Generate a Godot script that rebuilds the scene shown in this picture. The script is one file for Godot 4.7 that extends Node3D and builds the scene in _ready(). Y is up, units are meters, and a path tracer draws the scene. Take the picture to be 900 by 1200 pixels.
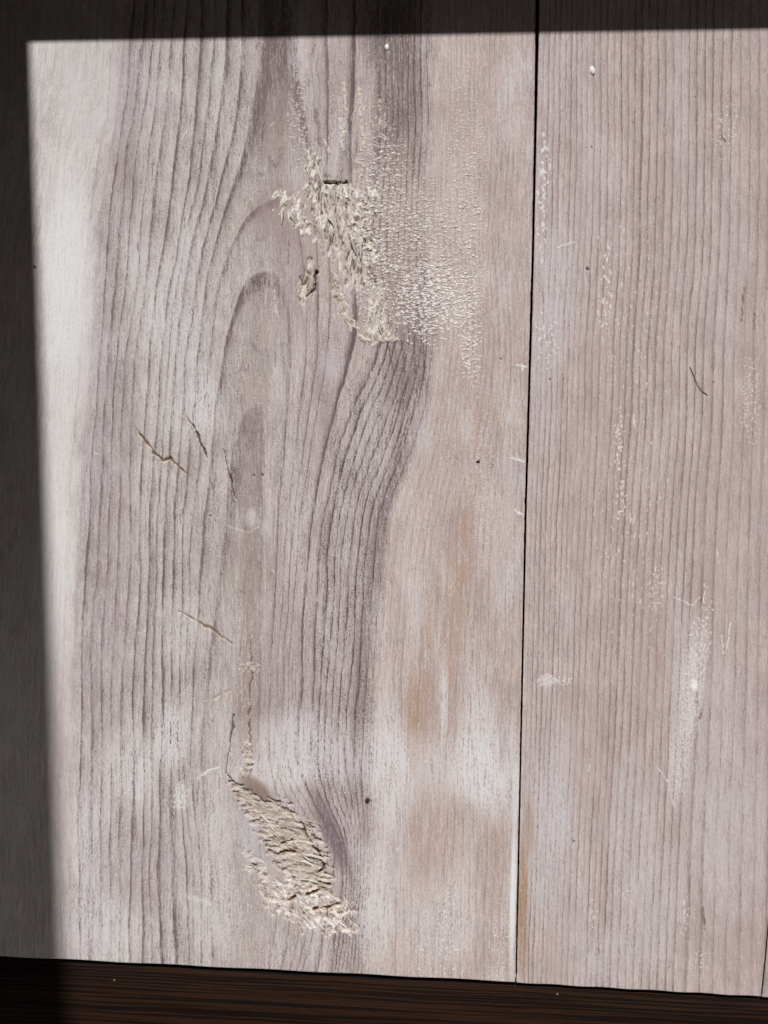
extends Node3D
# Sun-bleached, whitewashed boards seen from straight above. Lengths are laid out on the boards' own sheet:
# one sheet unit is a third of a millimetre (S), x runs across the boards and y along them.
const S := 1.0 / 3000.0
const K := 1.57            # texels per sheet unit
const STEP := 100.0

var stations := [-150.0, 0.0, 100.0, 200.0, 300.0, 400.0, 500.0, 600.0, 700.0, 800.0, 900.0, 1000.0, 1160.0]
var tw := 0
var th := 0
var ox := 0.0
var oy := 0.0
var cr := PackedFloat32Array()
var cg := PackedFloat32Array()
var cb := PackedFloat32Array()
var hb := PackedFloat32Array()   # fine relief, millimetres (bump)
var hm := PackedFloat32Array()   # coarse relief, millimetres (geometry)
var n_warp: FastNoiseLite
var n_fib: FastNoiseLite
var n_fine: FastNoiseLite
var n_blot: FastNoiseLite
var n_tear: FastNoiseLite
var n_ridge: FastNoiseLite
var rng := RandomNumberGenerator.new()
var mats := {}


func _ready() -> void:
	rng.seed = 77
	var cam := Camera3D.new()
	cam.name = "camera"
	cam.fov = 65.0
	cam.near = 0.02
	cam.far = 60.0
	cam.position = Vector3(0, 0.2 / tan(deg_to_rad(32.5)), 0)
	cam.rotation_degrees = Vector3(-90, 0, 0)
	add_child(cam)
	cam.current = true
	var sun := DirectionalLight3D.new()
	sun.name = "sun"
	sun.light_energy = 1.25
	sun.light_color = Color(1.0, 0.99, 0.98)
	sun.light_angular_distance = 0.7
	sun.shadow_enabled = true
	var towards := Vector3(0.0374, -1.0, 1.0).normalized()
	add_child(sun)
	sun.look_at_from_position(Vector3.ZERO, towards, Vector3.UP)
	var env := Environment.new()
	env.background_mode = Environment.BG_SKY
	var sky := Sky.new()
	var sm := ProceduralSkyMaterial.new()
	sm.sky_top_color = Color(0.20, 0.215, 0.24)
	sm.sky_horizon_color = Color(0.93, 0.90, 0.86)
	sm.ground_bottom_color = Color(0.16, 0.15, 0.13)
	sm.ground_horizon_color = Color(0.3, 0.29, 0.27)
	sm.sky_curve = 0.3
	sm.sun_angle_max = 8.0
	sky.sky_material = sm
	env.sky = sky
	env.background_energy_multiplier = 1.45
	env.tonemap_mode = Environment.TONE_MAPPER_LINEAR
	env.tonemap_exposure = 1.04
	env.sdfgi_enabled = true
	env.ssao_enabled = true
	env.ssil_enabled = true
	var we := WorldEnvironment.new()
	we.name = "world_environment"
	we.environment = env
	add_child(we)

	n_warp = noise(11, 0.012, 3)
	n_fib = noise(12, 1.0, 3)
	n_fine = noise(13, 1.0, 1)
	n_blot = noise(14, 0.02, 3)
	n_tear = noise(15, 0.12, 4)
	n_ridge = noise(16, 0.13, 3)
	n_ridge.fractal_type = FastNoiseLite.FRACTAL_RIDGED
	room()
	left_plank()
	right_plank()
	edge_plank()
	dark_rail()
	loose_bits()


func noise(s: int, f: float, o: int) -> FastNoiseLite:
	var n := FastNoiseLite.new()
	n.seed = s
	n.noise_type = FastNoiseLite.TYPE_SIMPLEX
	n.frequency = f
	n.fractal_type = FastNoiseLite.FRACTAL_FBM if o > 1 else FastNoiseLite.FRACTAL_NONE
	n.fractal_octaves = o
	return n


func P(x: float, y: float, up := 0.0) -> Vector3:
	return Vector3((x - 450.0) * S, up, (y - 600.0) * S)


func C(r: float, g: float, b: float) -> Color:
	return Color(r / 255.0, g / 255.0, b / 255.0)


func hash1(n: int) -> float:
	var h := (n * 374761393 + 668265263) & 0x7fffffff
	h = ((h ^ (h >> 13)) * 1274126177) & 0x7fffffff
	return float((h ^ (h >> 16)) & 0xffff) / 65535.0


func at(a: Array, y: float) -> float:      # smooth curve through values given at the stations
	var n := stations.size()
	var i := 0
	while i < n - 2 and y > stations[i + 1]:
		i += 1
	var t: float = clampf((y - stations[i]) / (stations[i + 1] - stations[i]), 0.0, 1.0)
	return cubic_interpolate(a[i], a[i + 1], a[maxi(i - 1, 0)], a[mini(i + 2, n - 1)], t)


func flat(v: float) -> Array:
	var a := []
	for s in stations:
		a.append(v)
	return a


func plus(a: Array, v: float) -> Array:
	var o := []
	for q in a:
		o.append(q + v)
	return o


func tag(o: Node, label: String, category: String, group := "", kind := "") -> Node:
	if label:
		o.set_meta("label", label)
	if category:
		o.set_meta("category", category)
	if group:
		o.set_meta("group", group)
	if kind:
		o.set_meta("kind", kind)
	return o


func put(called: String, m: Mesh, material: Material, parent: Node = self) -> MeshInstance3D:
	var o := MeshInstance3D.new()
	o.name = called
	o.mesh = m
	o.material_override = material
	parent.add_child(o, true)
	return o


func box(st: SurfaceTool, a: Vector3, b: Vector3) -> void:
	var v := [Vector3(a.x, a.y, a.z), Vector3(b.x, a.y, a.z), Vector3(b.x, a.y, b.z), Vector3(a.x, a.y, b.z), Vector3(a.x, b.y, a.z), Vector3(b.x, b.y, a.z), Vector3(b.x, b.y, b.z), Vector3(a.x, b.y, b.z)]
	for f in [[4, 5, 6, 7], [3, 2, 1, 0], [7, 6, 2, 3], [5, 4, 0, 1], [6, 5, 1, 2], [4, 7, 3, 0]]:
		for k in [0, 1, 2, 0, 2, 3]:
			st.add_vertex(v[f[k]])


# ---------------------------------------------------------------- the place: a dim wooden room, sun through its window
func room() -> void:
	var m := StandardMaterial3D.new()
	m.albedo_color = C(98, 72, 55)
	m.roughness = 0.85
	var t := 0.15
	var zi := -0.275
	var wall := Node3D.new()
	wall.name = "window_wall"
	wall.set_meta("kind", "structure")
	add_child(wall)
	wall.position = Vector3((35 - 450.0) * S, 0, zi)
	wall.rotation.y = 0.0173
	# window opening: left edge just above the left end of the boards, its sill 9 cm above them
	var px := -19.1 * S
	for b in [["wall_below_sill", -1.0, 2.2, -0.2, 0.0915], ["wall_above_window", -1.0, 2.2, 0.67, 1.5], ["wall_beside_window", -1.0, px, 0.0915, 0.67], ["wall_past_window", 0.75, 2.2, 0.0915, 0.67]]:
		var st := SurfaceTool.new()
		st.begin(Mesh.PRIMITIVE_TRIANGLES)
		box(st, Vector3(b[1], b[3], -t), Vector3(b[2], b[4], 0.0))
		st.generate_normals()
		put(b[0], st.commit(), m, wall)
	var side := Node3D.new()
	side.name = "left_wall"
	side.set_meta("kind", "structure")
	add_child(side)
	for b in [["wall_before_opening", Vector3(-0.24, -0.06, -0.27), Vector3(-0.22, 1.5, 0.06)], ["wall_past_opening", Vector3(-0.24, -0.06, 0.9), Vector3(-0.22, 1.5, 1.4)], ["wall_above_opening", Vector3(-0.24, 1.2, 0.06), Vector3(-0.22, 1.5, 0.9)], ["wall_below_opening", Vector3(-0.24, -0.06, 0.06), Vector3(-0.22, 0.002, 0.9)]]:
		var st := SurfaceTool.new()
		st.begin(Mesh.PRIMITIVE_TRIANGLES)
		box(st, b[1], b[2])
		st.generate_normals()
		put(b[0], st.commit(), m, side)
	for b in [["right_wall", Vector3(1.3, -0.06, -0.33), Vector3(1.32, 1.5, 1.4)], ["back_wall", Vector3(-0.24, -0.06, 1.402), Vector3(1.32, 1.5, 1.422)], ["ceiling", Vector3(-0.27, 1.502, -0.4), Vector3(1.35, 1.54, 1.43)], ["floor", Vector3(-0.27, -0.1, -0.27), Vector3(1.35, -0.06, 1.43)]]:
		var st := SurfaceTool.new()
		st.begin(Mesh.PRIMITIVE_TRIANGLES)
		box(st, b[1], b[2])
		st.generate_normals()
		put(b[0], st.commit(), m).set_meta("kind", "structure")


# ---------------------------------------------------------------- painting wood
func sheet(x0: float, y0: float, w: int, h: int) -> void:
	ox = x0
	oy = y0
	tw = w
	th = h
	for a in [cr, cg, cb, hb, hm]:
		a.resize(0)
	cr.resize(w * h)
	cg.resize(w * h)
	cb.resize(w * h)
	hb.resize(w * h)
	hm.resize(w * h)
	hm.fill(0.0)


# guides: [x at stations, ring number at stations, early colour, dark share, line width, late colour, power towards the next guide]
func grain(guides: Array, speck: float, wander := 1.0, chalk := 0.3, solid := 0.7) -> void:
	var n := guides.size()
	var gx := PackedFloat32Array()
	var gg := PackedFloat32Array()
	gx.resize(n)
	gg.resize(n)
	var er := PackedFloat32Array()
	var eg := PackedFloat32Array()
	var eb := PackedFloat32Array()
	var dk := PackedFloat32Array()
	var wd := PackedFloat32Array()
	var lr := PackedFloat32Array()
	var lg := PackedFloat32Array()
	var lb := PackedFloat32Array()
	var pw := PackedFloat32Array()
	for g in guides:
		er.append(g[2].r)
		eg.append(g[2].g)
		eb.append(g[2].b)
		dk.append(g[3])
		wd.append(g[4])
		lr.append(g[5].r)
		lg.append(g[5].g)
		lb.append(g[5].b)
		pw.append(g[6])
	var hs := PackedFloat32Array()
	var hs2 := PackedFloat32Array()
	for k in 256:
		hs.append(hash1(k * 3 + 5))
		hs2.append(hash1(k * 7 + 11))
	for j in th:
		var y := oy + (j + 0.5) / K
		for k in n:
			gx[k] = at(guides[k][0], y)
			gg[k] = at(guides[k][1], y)
		var seg := 0
		var row := j * tw
		for i in tw:
			var x := ox + (i + 0.5) / K
			var bend := (n_warp.get_noise_2d(x * 1.1, y * 0.3) * 3.4 + n_warp.get_noise_2d(x * 4.0 + 300.0, y * 0.7) * 0.8) * wander + n_fine.get_noise_2d(x * 0.1, y * 0.06) * 0.35
			var xx := x + bend
			while seg < n - 2 and xx > gx[seg + 1]:
				seg += 1
			while seg > 0 and xx < gx[seg]:
				seg -= 1
			var t := clampf((xx - gx[seg]) / maxf(gx[seg + 1] - gx[seg], 0.5), 0.0, 1.0)
			var q := t
			if pw[seg] > 0.0:
				q = pow(t, pw[seg])
			elif pw[seg] < 0.0:
				q = 1.0 - pow(1.0 - t, -pw[seg])
			var G := gg[seg] + (gg[seg + 1] - gg[seg]) * q
			var fl := floorf(G)
			var idx := (int(fl) + 60) & 255
			var p := G - fl
			var w := (wd[seg] + (wd[seg + 1] - wd[seg]) * t) * (0.6 + 0.8 * hs2[idx])
			var late := (smoothstep(0.92 - w * 2.6, 0.95, p) * 0.35 + 0.65 * smoothstep(0.93 - w * 0.9, 0.93 - w * 0.2, p)) * (1.0 - smoothstep(0.93, 0.995, p))
			var p3 := G * 3.3 + 0.35 * n_fine.get_noise_2d(x * 0.06, y * 0.02)
			p3 -= floorf(p3)
			late = maxf(late, smoothstep(0.6, 0.85, p3) * (1.0 - smoothstep(0.9, 1.0, p3)) * 0.4 * maxf(0.0, n_blot.get_noise_2d(x * 1.7 + 210.0, y * 0.35) + 0.25))
			var fib := n_fib.get_noise_2d(G * 3.4 + x * 0.2, y * 0.009)
			var fib2 := n_fib.get_noise_2d(x * 0.42 + 71.0, y * 0.035)
			var fine := n_fine.get_noise_2d(x * 0.75, y * 0.22)
			var cross := n_fine.get_noise_2d(x * 0.16 + 900.0, y * 0.55)
			var breaks := solid + 0.7 * n_blot.get_noise_2d(x * 2.6 + 40.0, y * 0.6 + idx * 31.0) + 0.22 * n_fine.get_noise_2d(x * 0.5 + 61.0, y * 0.07 + idx * 7.0)
			var d := (dk[seg] + (dk[seg + 1] - dk[seg]) * t) * (0.45 + 1.0 * hs[idx])
			var mixed := clampf(late * d * clampf(breaks + 0.25, 0.08, 1.25) * (1.0 + 0.35 * fine), 0.0, 1.0)
			mixed = clampf(mixed + maxf(0.0, fib - 0.18) * 0.4 * dk[seg] + maxf(0.0, cross - 0.45) * speck * (0.15 + mixed * 1.3), 0.0, 1.0)
			var grit := n_fine.get_noise_2d(x * 1.5 + 33.0, y * 0.5 + 9.0)
			var dash := maxf(0.0, n_fine.get_noise_2d(x * 0.85 + 700.0, y * 0.09) - 0.55) * n_fine.get_noise_2d(x * 0.05, y * 0.03)
			mixed = clampf(mixed + maxf(0.0, dash) * 1.6, 0.0, 1.0)
			var mot := n_fine.get_noise_2d(x * 0.34 + y * 0.22 + 150.0, y * 0.3 - x * 0.06) + 0.6 * n_fine.get_noise_2d(x * 0.8 + y * 0.5, y * 0.55 - x * 0.2 + 400.0)
			mixed = clampf(mixed + maxf(0.0, mot - 0.35) * speck * 0.8 * clampf(dk[seg] - 0.1, 0.0, 1.0) * clampf(0.5 + 1.6 * n_blot.get_noise_2d(x * 1.4 + 90.0, y * 0.5), 0.0, 1.2), 0.0, 1.0)
			var hair := n_fine.get_noise_2d(G * 6.0 + x * 0.55, y * 0.022) + 0.5 * n_fine.get_noise_2d(x * 1.3 + 41.0, y * 0.05)
			mixed = clampf(mixed + maxf(0.0, hair - 0.3) * 0.3 * clampf(dk[seg] + 0.25, 0.0, 1.0), 0.0, 1.0)
			var tone := 1.0 + 0.045 * hair + 0.07 * fib + 0.075 * fib2 + 0.05 * fine + 0.04 * grit + 0.05 * n_blot.get_noise_2d(x + 500.0, y * 0.5)
			var r := (er[seg] + (er[seg + 1] - er[seg]) * t) * tone
			var g := (eg[seg] + (eg[seg + 1] - eg[seg]) * t) * tone
			var b := (eb[seg] + (eb[seg + 1] - eb[seg]) * t) * tone
			r += (lr[seg] - r) * mixed
			g += (lg[seg] - g) * mixed
			b += (lb[seg] - b) * mixed
			# old whitewash rubbed into the pores
			var wash := 0.55 * n_fib.get_noise_2d(x * 0.24 + 800.0, y * 0.012) + 0.35 * n_fine.get_noise_2d(x * 0.9 + 5.0, y * 0.09) + 0.5 * n_blot.get_noise_2d(x * 0.8 + 77.0, y * 0.3) + 0.2 * grit
			wash = smoothstep(0.02, 0.5, wash) * chalk
			cr[row + i] = r + (0.825 - r) * wash
			cg[row + i] = g + (0.815 - g) * wash
			cb[row + i] = b + (0.825 - b) * wash
			hb[row + i] = 0.045 * late * d + 0.02 * fib2 + 0.014 * fine + 0.012 * cross


# a soft, streaky patch of colour (whitewash left in the grain, a stain, worn or greyed wood)
func stain(x: float, y: float, rx: float, ry: float, col: Color, amount: float, streak := 0.6, turn := 0.0) -> void:
	var ca := cos(deg_to_rad(turn))
	var sa := sin(deg_to_rad(turn))
	var ext := maxf(rx, ry) if turn != 0.0 else 0.0
	var ex := maxf(rx, ext)
	var ey := maxf(ry, ext)
	var i0 := maxi(0, int((x - ex - ox) * K))
	var i1 := mini(tw - 1, int((x + ex - ox) * K))
	var j0 := maxi(0, int((y - ey - oy) * K))
	var j1 := mini(th - 1, int((y + ey - oy) * K))
	for j in range(j0, j1 + 1):
		var py := oy + (j + 0.5) / K - y
		for i in range(i0, i1 + 1):
			var px := ox + (i + 0.5) / K - x
			var u := (px * ca + py * sa) / rx
			var v := (py * ca - px * sa) / ry
			var d := u * u + v * v
			if d >= 1.0:
				continue
			var m := 1.0 - d
			m = m * m * (3.0 - 2.0 * m)
			if streak > 0.0:
				var s := 0.5 + 0.6 * n_fib.get_noise_2d((px + x) * 0.27 + 17.0, (py + y) * 0.016) + 0.42 * n_fine.get_noise_2d((px + x) * 0.8, (py + y) * 0.11 + 50.0) + 0.2 * n_fine.get_noise_2d((px + x) * 0.3, (py + y) * 0.3 + 90.0)
				m *= lerpf(1.0, smoothstep(0.34, 0.7, s * 0.8 + m * 0.3), streak)
			m *= amount
			var o := j * tw + i
			cr[o] += (col.r - cr[o]) * m
			cg[o] += (col.g - cg[o]) * m
			cb[o] += (col.b - cb[o]) * m


# flakes of white filler or raised fuzz: small spots where a ticking noise is high
func flecks(x: float, y: float, rx: float, ry: float, col: Color, amount: float, fx: float, fy: float, cut: float, high := 0.08, turn := 0.0) -> void:
	var ca := cos(deg_to_rad(turn))
	var sa := sin(deg_to_rad(turn))
	var e := maxf(rx, ry)
	var i0 := maxi(0, int((x - e - ox) * K))
	var i1 := mini(tw - 1, int((x + e - ox) * K))
	var j0 := maxi(0, int((y - e - oy) * K))
	var j1 := mini(th - 1, int((y + e - oy) * K))
	for j in range(j0, j1 + 1):
		var py := oy + (j + 0.5) / K - y
		for i in range(i0, i1 + 1):
			var px := ox + (i + 0.5) / K - x
			var u := (px * ca + py * sa) / rx
			var v := (py * ca - px * sa) / ry
			var d := u * u + v * v
			if d >= 1.0:
				continue
			var s := n_tear.get_noise_2d((px + x) * fx, (py + y) * fy) * 0.75 + n_fine.get_noise_2d((px + x) * fx * 0.22, (py + y) * fy * 0.22) * 0.35
			var m := smoothstep(cut, cut + 0.3, s + 0.22 * (1.0 - d) - 0.1)
			var o := j * tw + i
			hb[o] += m * high
			m *= amount
			cr[o] += (col.r - cr[o]) * m
			cg[o] += (col.g - cg[o]) * m
			cb[o] += (col.b - cb[o]) * m


# distance of every texel to a line with a radius at each of its points: torn wood, cracks, scratches
func along(pts: Array, radii: Array, each: Callable) -> void:
	var lo := Vector2(1e9, 1e9)
	var hi := -lo
	for k in pts.size():
		var r: Vector2 = Vector2.ONE * (radii[k] * 1.4 + 2.0)
		lo = lo.min(pts[k] - r)
		hi = hi.max(pts[k] + r)
	var i0 := maxi(0, int((lo.x - ox) * K))
	var i1 := mini(tw - 1, int((hi.x - ox) * K))
	var j0 := maxi(0, int((lo.y - oy) * K))
	var j1 := mini(th - 1, int((hi.y - oy) * K))
	for j in range(j0, j1 + 1):
		var y := oy + (j + 0.5) / K
		for i in range(i0, i1 + 1):
			var p := Vector2(ox + (i + 0.5) / K, y)
			var best := 9.0
			var side := 0.0
			for k in pts.size() - 1:
				var a: Vector2 = pts[k]
				var b: Vector2 = pts[k + 1]
				var t := clampf((p - a).dot(b - a) / maxf((b - a).length_squared(), 1e-6), 0.0, 1.0)
				var w := p - a.lerp(b, t)
				var q: float = w.length() / lerpf(radii[k], radii[k + 1], t)
				if q < best:
					best = q
					side = signf((b - a).cross(w))
			if best < 1.35:
				each.call(j * tw + i, p, best, side)


func tint(o: int, c: Color, m: float) -> void:
	cr[o] += (c.r - cr[o]) * m
	cg[o] += (c.g - cg[o]) * m
	cb[o] += (c.b - cb[o]) * m


# torn-out wood: ragged rim, rough cream fibres, dark clefts; fx and fy set how the fibres run, turn in degrees
func torn(pts: Array, radii: Array, o: Dictionary) -> void:
	var pale: Color = o.get("pale", C(214, 206, 197))
	var mid: Color = o.get("mid", C(180, 168, 158))
	var deep: Color = o.get("deep", C(116, 95, 80))
	var fx: float = o.get("fx", 1.0)
	var fy: float = o.get("fy", 1.0)
	var turn := deg_to_rad(o.get("turn", 0.0))
	var ca := cos(turn)
	var sa := sin(turn)
	var depth: float = o.get("depth", 0.3)
	var rough: float = o.get("rough", 0.5)
	var cleft: float = o.get("cleft", 0.3)
	var share: float = o.get("share", 1.0)
	var wave: float = o.get("wave", 4.0)
	var bare: float = o.get("bare", 0.0)
	along(pts, radii, func(k: int, p: Vector2, d: float, _side: float):
		var u := (p.x * ca + p.y * sa) * fx
		var v := (p.y * ca - p.x * sa) * fy
		var wv := n_tear.get_noise_2d(v * 0.9 + 33.0, u * 0.5) * wave
		var s := 0.85 * n_tear.get_noise_2d((u + wv) * 0.75, v * 0.75 + 70.0) + 0.25 * n_tear.get_noise_2d((u + wv) * 1.8, v * 1.8)
		var g := n_ridge.get_noise_2d(u * 0.8 + 200.0, v * 0.8)
		var f := n_fine.get_noise_2d(u * 0.5, v * 0.5)
		var m := smoothstep(1.08, 0.78, d + 0.75 * n_tear.get_noise_2d(u * 0.9 + 80.0, v * 0.9)) * share
		m *= smoothstep(-0.3, 0.02, n_tear.get_noise_2d(u * 0.4 + 500.0, v * 0.4) + 0.1 + bare)
		if m <= 0.0:
			return
		var w := clampf(0.48 + 0.75 * s + 0.25 * g + 0.15 * f, 0.0, 1.0)
		var c := mid.lerp(pale, smoothstep(0.35, 0.8, w))
		c = c.lerp(deep, smoothstep(cleft, cleft - 0.2, w))
		tint(k, c, m)
		hm[k] = lerpf(hm[k], -depth + rough * (w - 0.4) * 0.75, m)
		hb[k] = lerpf(hb[k], 0.05 * f + 0.12 * s, m))


func jag(pts: Array, radii: Array, amp: float) -> Array:
	var p := []
	var q := []
	for k in pts.size() - 1:
		var n := maxi(1, int(pts[k].distance_to(pts[k + 1]) / 4.5))
		for i in n:
			var t := float(i) / n
			var c := pts[k].lerp(pts[k + 1], t) as Vector2
			p.append(c + Vector2(rng.randf_range(-amp, amp), rng.randf_range(-amp, amp)) * (0.0 if k == 0 and i == 0 else 1.0))
			q.append(lerpf(radii[k], radii[k + 1], t) * rng.randf_range(0.7, 1.25))
	p.append(pts[-1])
	q.append(radii[-1])
	return [p, q]


func crack(pts: Array, radii: Array, deep: float, dark: Color, lip: Color) -> void:
	var jagged := jag(pts, radii, 1.3 if pts.size() > 2 else 0.7)
	along(jagged[0], jagged[1], func(k: int, p: Vector2, d: float, side: float):
		var e := d * 1.6 + 0.55 * n_tear.get_noise_2d(p.x * 0.45, p.y * 0.45) + 0.25 * n_fine.get_noise_2d(p.x * 0.5, p.y * 0.5)
		var m := smoothstep(0.75, 0.35, e)
		var r := smoothstep(1.25, 0.8, e) * (1.0 - m) * (0.9 if side > 0.0 else 0.35)
		tint(k, lip, r * 0.45)
		tint(k, dark, m * 0.75)
		hm[k] += -deep * m + 0.08 * r)


func scratch(pts: Array, wide: float, col: Color, amount: float, deep := 0.0) -> void:
	var radii := []
	for k in pts.size():
		radii.append(wide)
	var jagged := jag(pts, radii, 0.9)
	along(jagged[0], jagged[1], func(k: int, p: Vector2, d: float, _side: float):
		var m := smoothstep(1.0, 0.3, d) * clampf(0.75 + 0.9 * n_tear.get_noise_2d(p.x, p.y), 0.0, 1.0)
		tint(k, col, m * amount)
		hb[k] -= deep * m)


func wood_material(called: String, rough: float) -> StandardMaterial3D:
	var n := tw * th
	var bytes := PackedByteArray()
	bytes.resize(n * 3)
	for k in n:
		bytes[k * 3] = int(clampf(cr[k], 0.0, 1.0) * 255.0 + 0.5)
		bytes[k * 3 + 1] = int(clampf(cg[k], 0.0, 1.0) * 255.0 + 0.5)
		bytes[k * 3 + 2] = int(clampf(cb[k], 0.0, 1.0) * 255.0 + 0.5)
	var relief := Image.create_from_data(tw, th, false, Image.FORMAT_RF, hb.to_byte_array())
	var m := StandardMaterial3D.new()
	m.resource_name = called
	m.albedo_texture = ImageTexture.create_from_image(Image.create_from_data(tw, th, false, Image.FORMAT_RGB8, bytes))
	m.heightmap_enabled = true
	m.heightmap_texture = ImageTexture.create_from_image(relief)
	m.heightmap_scale = 0.1     # the relief is in millimetres
	m.roughness = rough
	m.metallic_specular = 0.25
	m.texture_repeat = false
	return m


func relief_at(x: float, y: float) -> float:
	var u := clampf((x - ox) * K - 0.5, 0.0, tw - 1.001)
	var v := clampf((y - oy) * K - 0.5, 0.0, th - 1.001)
	var i := int(u)
	var j := int(v)
	var k := j * tw + i
	var fu := u - i
	return lerpf(lerpf(hm[k], hm[k + 1], fu), lerpf(hm[k + tw], hm[k + tw + 1], fu), v - j)


func curve(a: Array, y: float) -> float:        # [[y, x], ...]
	for k in a.size() - 1:
		if y <= a[k + 1][0] or k == a.size() - 2:
			return lerpf(a[k][1], a[k + 1][1], (y - a[k][0]) / (a[k + 1][0] - a[k][0]))
	return 0.0


# a board: worn top with its relief, slightly eased edges, sides down to its underside
func board_mesh(left: Callable, right: Callable, y0: Callable, y1: Callable, cell: float, thick: float) -> ArrayMesh:
	var ya: float = y0.call(0.5)
	var yb: float = y1.call(0.5)
	var mid := (ya + yb) / 2.0
	var wide: float = right.call(mid) - left.call(mid)
	var nx := int(wide / cell)
	var ny := int((yb - ya) / cell)
	# columns and rows: undercut side (2), rim seen from the side, rim seen from above, then the worn top
	var ease := 1.6 / wide
	var us := [0.0, 0.0, 0.0, 0.0, ease]
	for i in range(1, nx):
		us.append(lerpf(ease, 1.0 - ease, float(i) / nx))
	us.append_array([1.0 - ease, 1.0, 1.0, 1.0, 1.0])
	var ease_v := 1.6 / (yb - ya)
	var vs := [0.0, 0.0, 0.0, 0.0, ease_v]
	for j in range(1, ny):
		vs.append(lerpf(ease_v, 1.0 - ease_v, float(j) / ny))
	vs.append_array([1.0 - ease_v, 1.0, 1.0, 1.0, 1.0])
	var cols := us.size()
	var rows := vs.size()
	var V := PackedVector3Array()
	var U := PackedVector2Array()
	var N := PackedVector3Array()
	var I := PackedInt32Array()
	V.resize(cols * rows)
	U.resize(cols * rows)
	N.resize(cols * rows)
	var heights := PackedFloat32Array()
	heights.resize(cols * rows)
	var px := PackedFloat32Array()
	var py := PackedFloat32Array()
	px.resize(cols * rows)
	py.resize(cols * rows)
	for j in rows:
		var dj := mini(j, rows - 1 - j)
		for i in cols:
			var di := mini(i, cols - 1 - i)
			var k := j * cols + i
			var u: float = us[i]
			var v: float = vs[j]
			var y := lerpf(y0.call(u), y1.call(u), v)
			var x := lerpf(left.call(y), right.call(y), u)
			var h := relief_at(x, y) * 0.001
			var e := mini(di, dj)
			if e == 0:
				h = -thick
			elif e == 1:
				h = -0.006
			elif e <= 3:
				h -= 0.0004
			if di <= 1:
				x += 4.5 if i < 2 else -4.5
			if dj <= 1:
				y += 4.5 if j < 2 else -4.5
			V[k] = P(x, y, h)
			U[k] = Vector2((x - ox) * K / tw, (y - oy) * K / th)
			px[k] = x
			py[k] = y
			heights[k] = h
	for j in rows:
		for i in cols:
			var k := j * cols + i
			var n := Vector3.UP
			var sx := -1.0 if i <= 3 else (1.0 if i >= cols - 4 else 0.0)
			var sz := -1.0 if j <= 3 else (1.0 if j >= rows - 4 else 0.0)
			if mini(mini(i, cols - 1 - i), mini(j, rows - 1 - j)) <= 2:
				n = Vector3(sx if mini(i, cols - 1 - i) <= 2 else 0.0, -0.1, sz if mini(j, rows - 1 - j) <= 2 else 0.0).normalized()
			elif sx != 0.0 or sz != 0.0:
				n = Vector3(sx * 0.5, 1.0, sz * 0.5).normalized()
			else:
				var dx := (px[k + 1] - px[k - 1]) * S
				var dz := (py[k + cols] - py[k - cols]) * S
				n = Vector3(-(heights[k + 1] - heights[k - 1]) / dx, 1.0, -(heights[k + cols] - heights[k - cols]) / dz)
				if i == 4 or i == cols - 5:
					n.x = 0.0
				if j == 4 or j == rows - 5:
					n.z = 0.0
				n = n.normalized()
			N[k] = n
	I.resize((cols - 1) * (rows - 1) * 6)
	var w := 0
	for j in rows - 1:
		for i in cols - 1:
			var k := j * cols + i
			I[w] = k
			I[w + 1] = k + 1
			I[w + 2] = k + cols + 1
			I[w + 3] = k
			I[w + 4] = k + cols + 1
			I[w + 5] = k + cols
			w += 6
	var arrays := []
	arrays.resize(Mesh.ARRAY_MAX)
	arrays[Mesh.ARRAY_VERTEX] = V
	arrays[Mesh.ARRAY_NORMAL] = N
	arrays[Mesh.ARRAY_TEX_UV] = U
	arrays[Mesh.ARRAY_INDEX] = I
	var m := ArrayMesh.new()
	m.add_surface_from_arrays(Mesh.PRIMITIVE_TRIANGLES, arrays)
	return m


const GAP_L := [[-150.0, 631.0], [0.0, 628.0], [160.0, 626.0], [300.0, 623.3], [600.0, 615.0], [900.0, 609.0], [1140.0, 604.3], [1200.0, 603.0]]
const GAP_R := [[-150.0, 636.0], [0.0, 632.5], [160.0, 628.9], [300.0, 626.0], [600.0, 617.4], [900.0, 611.0], [1140.0, 606.0], [1200.0, 604.6]]
const RIGHT_L := [[-150.0, 930.0], [0.0, 926.0], [600.0, 912.0], [1060.0, 902.0], [1120.0, 897.0], [1172.0, 891.5], [1200.0, 891.0]]
const RIGHT_R := [[-150.0, 932.0], [0.0, 928.0], [600.0, 914.0], [1060.0, 903.6], [1120.0, 898.6], [1172.0, 893.3], [1200.0, 893.0]]


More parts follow.
